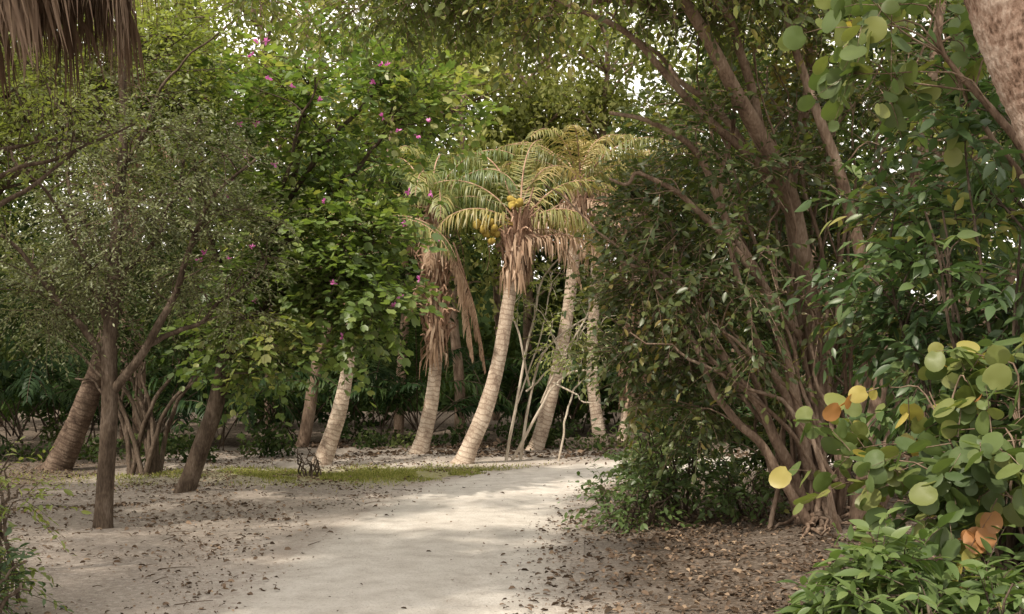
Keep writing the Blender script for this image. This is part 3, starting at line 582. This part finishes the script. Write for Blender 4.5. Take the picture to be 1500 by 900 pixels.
# ------------------------------------------------------------------ dark palm understory
e=empty('understory_palm_thicket');l=Acc();w=Acc()
for k in range(44):
    x=rng.uniform(-13,9);y=rng.uniform(22.5,28)+ (2 if -1<x<3 else 0)
    if x<-4.5: y-=3.0
    for q in range(rng.integers(5,9)):
        frond(l,w,(x+rng.normal(0,.15),y+rng.normal(0,.15),rng.uniform(0,.5)),rng.uniform(0,6.28),R_(rng.uniform(45,85)),rng.uniform(2.0,3.8),rng.uniform(1.2,2.3),nl=34,ll=.6,hang=.45,wid=.024,rr=.014,start=.3)
for k in range(12):
    x=rng.uniform(4,9);y=rng.uniform(13,19)
    for q in range(7): frond(l,w,(x,y,rng.uniform(0,.5)),rng.uniform(0,6.28),R_(rng.uniform(45,85)),rng.uniform(1.8,3.3),rng.uniform(1.2,2.3),nl=34,ll=.55,hang=.45,wid=.022,rr=.014,start=.3)
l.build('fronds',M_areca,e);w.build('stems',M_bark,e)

l=Acc();n=44
C=np.stack([rng.uniform(-9,4,n),rng.uniform(21.8,23.5,n),rng.uniform(.1,.45,n)],1);C[:,1]-=np.where(C[:,0]<-4,3,0)
cloud(l,C,rng.uniform(.25,.5,n),130,.1,T_simple(.3));l.build('low_undergrowth',M_bgd)

# ------------------------------------------------------------------ background trees
e=empty('background_trees');l=Acc();ld=Acc();w=Acc()
def bgtree(x,y,h,r,acc,n=26,per=230,size=.18):
    dx=rng.normal(0,.6);P=limb(w,[(x,y,-.1,.13),(x+dx*.5,y,h*.4,.1),(x+dx,y,h*.8,.05),(x+dx*1.2,y,h,.02)],20,8,.3)
    C=in_ell(n,(x+dx,y,h*.62),(r,r,h*.4),.5)
    for q in C:
        s=P[min(int(max(q[2],0)/h*.75*20),19)];limb(w,[[*s,.05],[*((s+q)/2+UP*.2),.03],[*q,.01]],8,5)
    cloud(acc,C,rng.uniform(.6,1.3,n),per,size,T_simple(.27))
for x,y,h,r in [(-12,24,11,3),(-8.5,25,12,2.9),(-5.5,26,12.5,2.9),(-2.8,28,12.5,2.9),(.3,28.5,12.5,2.9),(3.5,28,12.5,2.8),(6.5,27,12,3),(10,25,11,3),
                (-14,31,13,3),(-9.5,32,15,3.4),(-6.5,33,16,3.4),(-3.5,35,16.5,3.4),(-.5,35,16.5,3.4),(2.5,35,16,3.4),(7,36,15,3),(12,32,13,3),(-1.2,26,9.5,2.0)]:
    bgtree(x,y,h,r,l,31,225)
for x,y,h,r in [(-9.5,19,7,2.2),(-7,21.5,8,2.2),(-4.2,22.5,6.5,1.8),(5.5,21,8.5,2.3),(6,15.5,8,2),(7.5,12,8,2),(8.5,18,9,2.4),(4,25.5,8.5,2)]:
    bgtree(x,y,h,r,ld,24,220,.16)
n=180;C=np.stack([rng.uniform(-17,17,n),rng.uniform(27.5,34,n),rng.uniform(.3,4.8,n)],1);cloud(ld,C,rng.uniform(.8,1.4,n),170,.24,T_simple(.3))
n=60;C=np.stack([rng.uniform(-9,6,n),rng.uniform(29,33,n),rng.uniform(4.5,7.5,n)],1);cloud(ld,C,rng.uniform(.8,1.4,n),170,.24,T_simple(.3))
l.build('foliage_sunlit_tone',M_bg,e);ld.build('foliage_shade_tone',M_bgd,e);w.build('trunks',M_barkr,e)  # sun and shade here are painted by the light and dark leaf colours
xs=np.linspace(-40,40,120);zs=np.linspace(-.2,5.5,14);XX,ZZ=np.meshgrid(xs,zs)
YY=42+.8*sn(XX,ZZ*2,1.1)+(ZZ/5.5)**3*2;ZZ=ZZ*(1+.15*sn(XX,XX*0,.9))
V=np.stack([XX,YY,ZZ],-1).reshape(-1,3);a=(np.arange(13)[:,None]*120+np.arange(119)[None])
F=np.concatenate([np.stack([a,a+1,a+121],-1).reshape(-1,3),np.stack([a,a+121,a+120],-1).reshape(-1,3)])
hd=Acc();hd.add(V,F,.2)
k=rng.integers(0,len(V),16000);P=V[k]+rng.normal(0,.3,(16000,3))-np.array([0,.4,0])
inst(hd,T_simple(.3),P,rng.normal(0,1,(16000,3)),rng.normal(0,1,(16000,3))-np.array([0,1,0]),.35,np.clip(rng.normal(.4,.2,16000),0,1))
hd.build('added_leaf_backdrop',M_bgd)  # dark leafy sheet added behind the trees to block sky gaps

# out-of-view shade trees beside / behind the viewpoint, added to shade the foreground
def shade(x,y,h,r,n,c=(0,0)):
    e=empty('unseen_shade_tree');w=Acc();l=Acc()
    P=limb(w,[(x,y,-.1,.25),(x+.2,y,h*.3,.2),(x+c[0]*.5,y+c[1]*.5,h*.6,.14),(x+c[0],y+c[1],h*.95,.05)],22,9,.1)
    C=in_ell(n,(x+c[0],y+c[1],h),(r,r,1.1),.5)
    for q in C:
        s=P[rng.integers(10,20)];limb(w,[[*s,.06],[*((s+q)/2+UP*.3),.04],[*q,.01]],8,5)
    cloud(l,C,rng.uniform(.5,.9,n),80,.2,T_simple(.3))
    w.build('trunk_and_branches',M_bark,e);l.build('foliage',M_dark,e)
shade(-6.5,3.5,7.5,3.0,58,(1,.5))
shade(-9.3,6.5,8,2.7,36,(.5,.2))
shade(3.0,.5,9,2.6,22,(-1.5,1.5))

# ------------------------------------------------------------------ light: thin bright cloud with hazy warm sun
el=R_(52);azs=R_(218)
sd=np.array([math.sin(azs)*math.cos(el),math.cos(azs)*math.cos(el),math.sin(el)])
sl_=bpy.data.lights.new('sun','SUN');sl_.energy=5.0;sl_.angle=R_(1.5);sl_.color=(1,.91,.77)
so=bpy.data.objects.new('sun',sl_);scene.collection.objects.link(so)
so.rotation_euler=Vector(-sd).to_track_quat('-Z','Y').to_euler()
wd=bpy.data.worlds.new('World');scene.world=wd;wd.use_nodes=True;nt=wd.node_tree;bg=nt.nodes['Background']
sk=nt.nodes.new('ShaderNodeTexSky');sk.sky_type='NISHITA';sk.sun_disc=False;sk.sun_elevation=el;sk.sun_rotation=azs;sk.dust_density=4;sk.air_density=1.0;sk.ozone_density=.6
mx=nt.nodes.new('ShaderNodeMix');mx.data_type='RGBA';mx.inputs[0].default_value=.88;nt.links.new(sk.outputs[0],mx.inputs[6]);mx.inputs[7].default_value=(15.0,14.2,12.9,1)
nt.links.new(mx.outputs[2],bg.inputs[0]);bg.inputs[1].default_value=.15
# ------------------------------------------------------------------ camera
cd=bpy.data.cameras.new('camera');cd.lens=40;cd.sensor_width=36;cd.shift_y=.06;cd.clip_end=1000
co=bpy.data.objects.new('camera',cd);scene.collection.objects.link(co);co.location=(0,0,1.6);co.rotation_euler=(math.pi/2,0,0)
scene.camera=co
scene.view_settings.view_transform='Standard'
scene.view_settings.look='None'
scene.view_settings.exposure=0
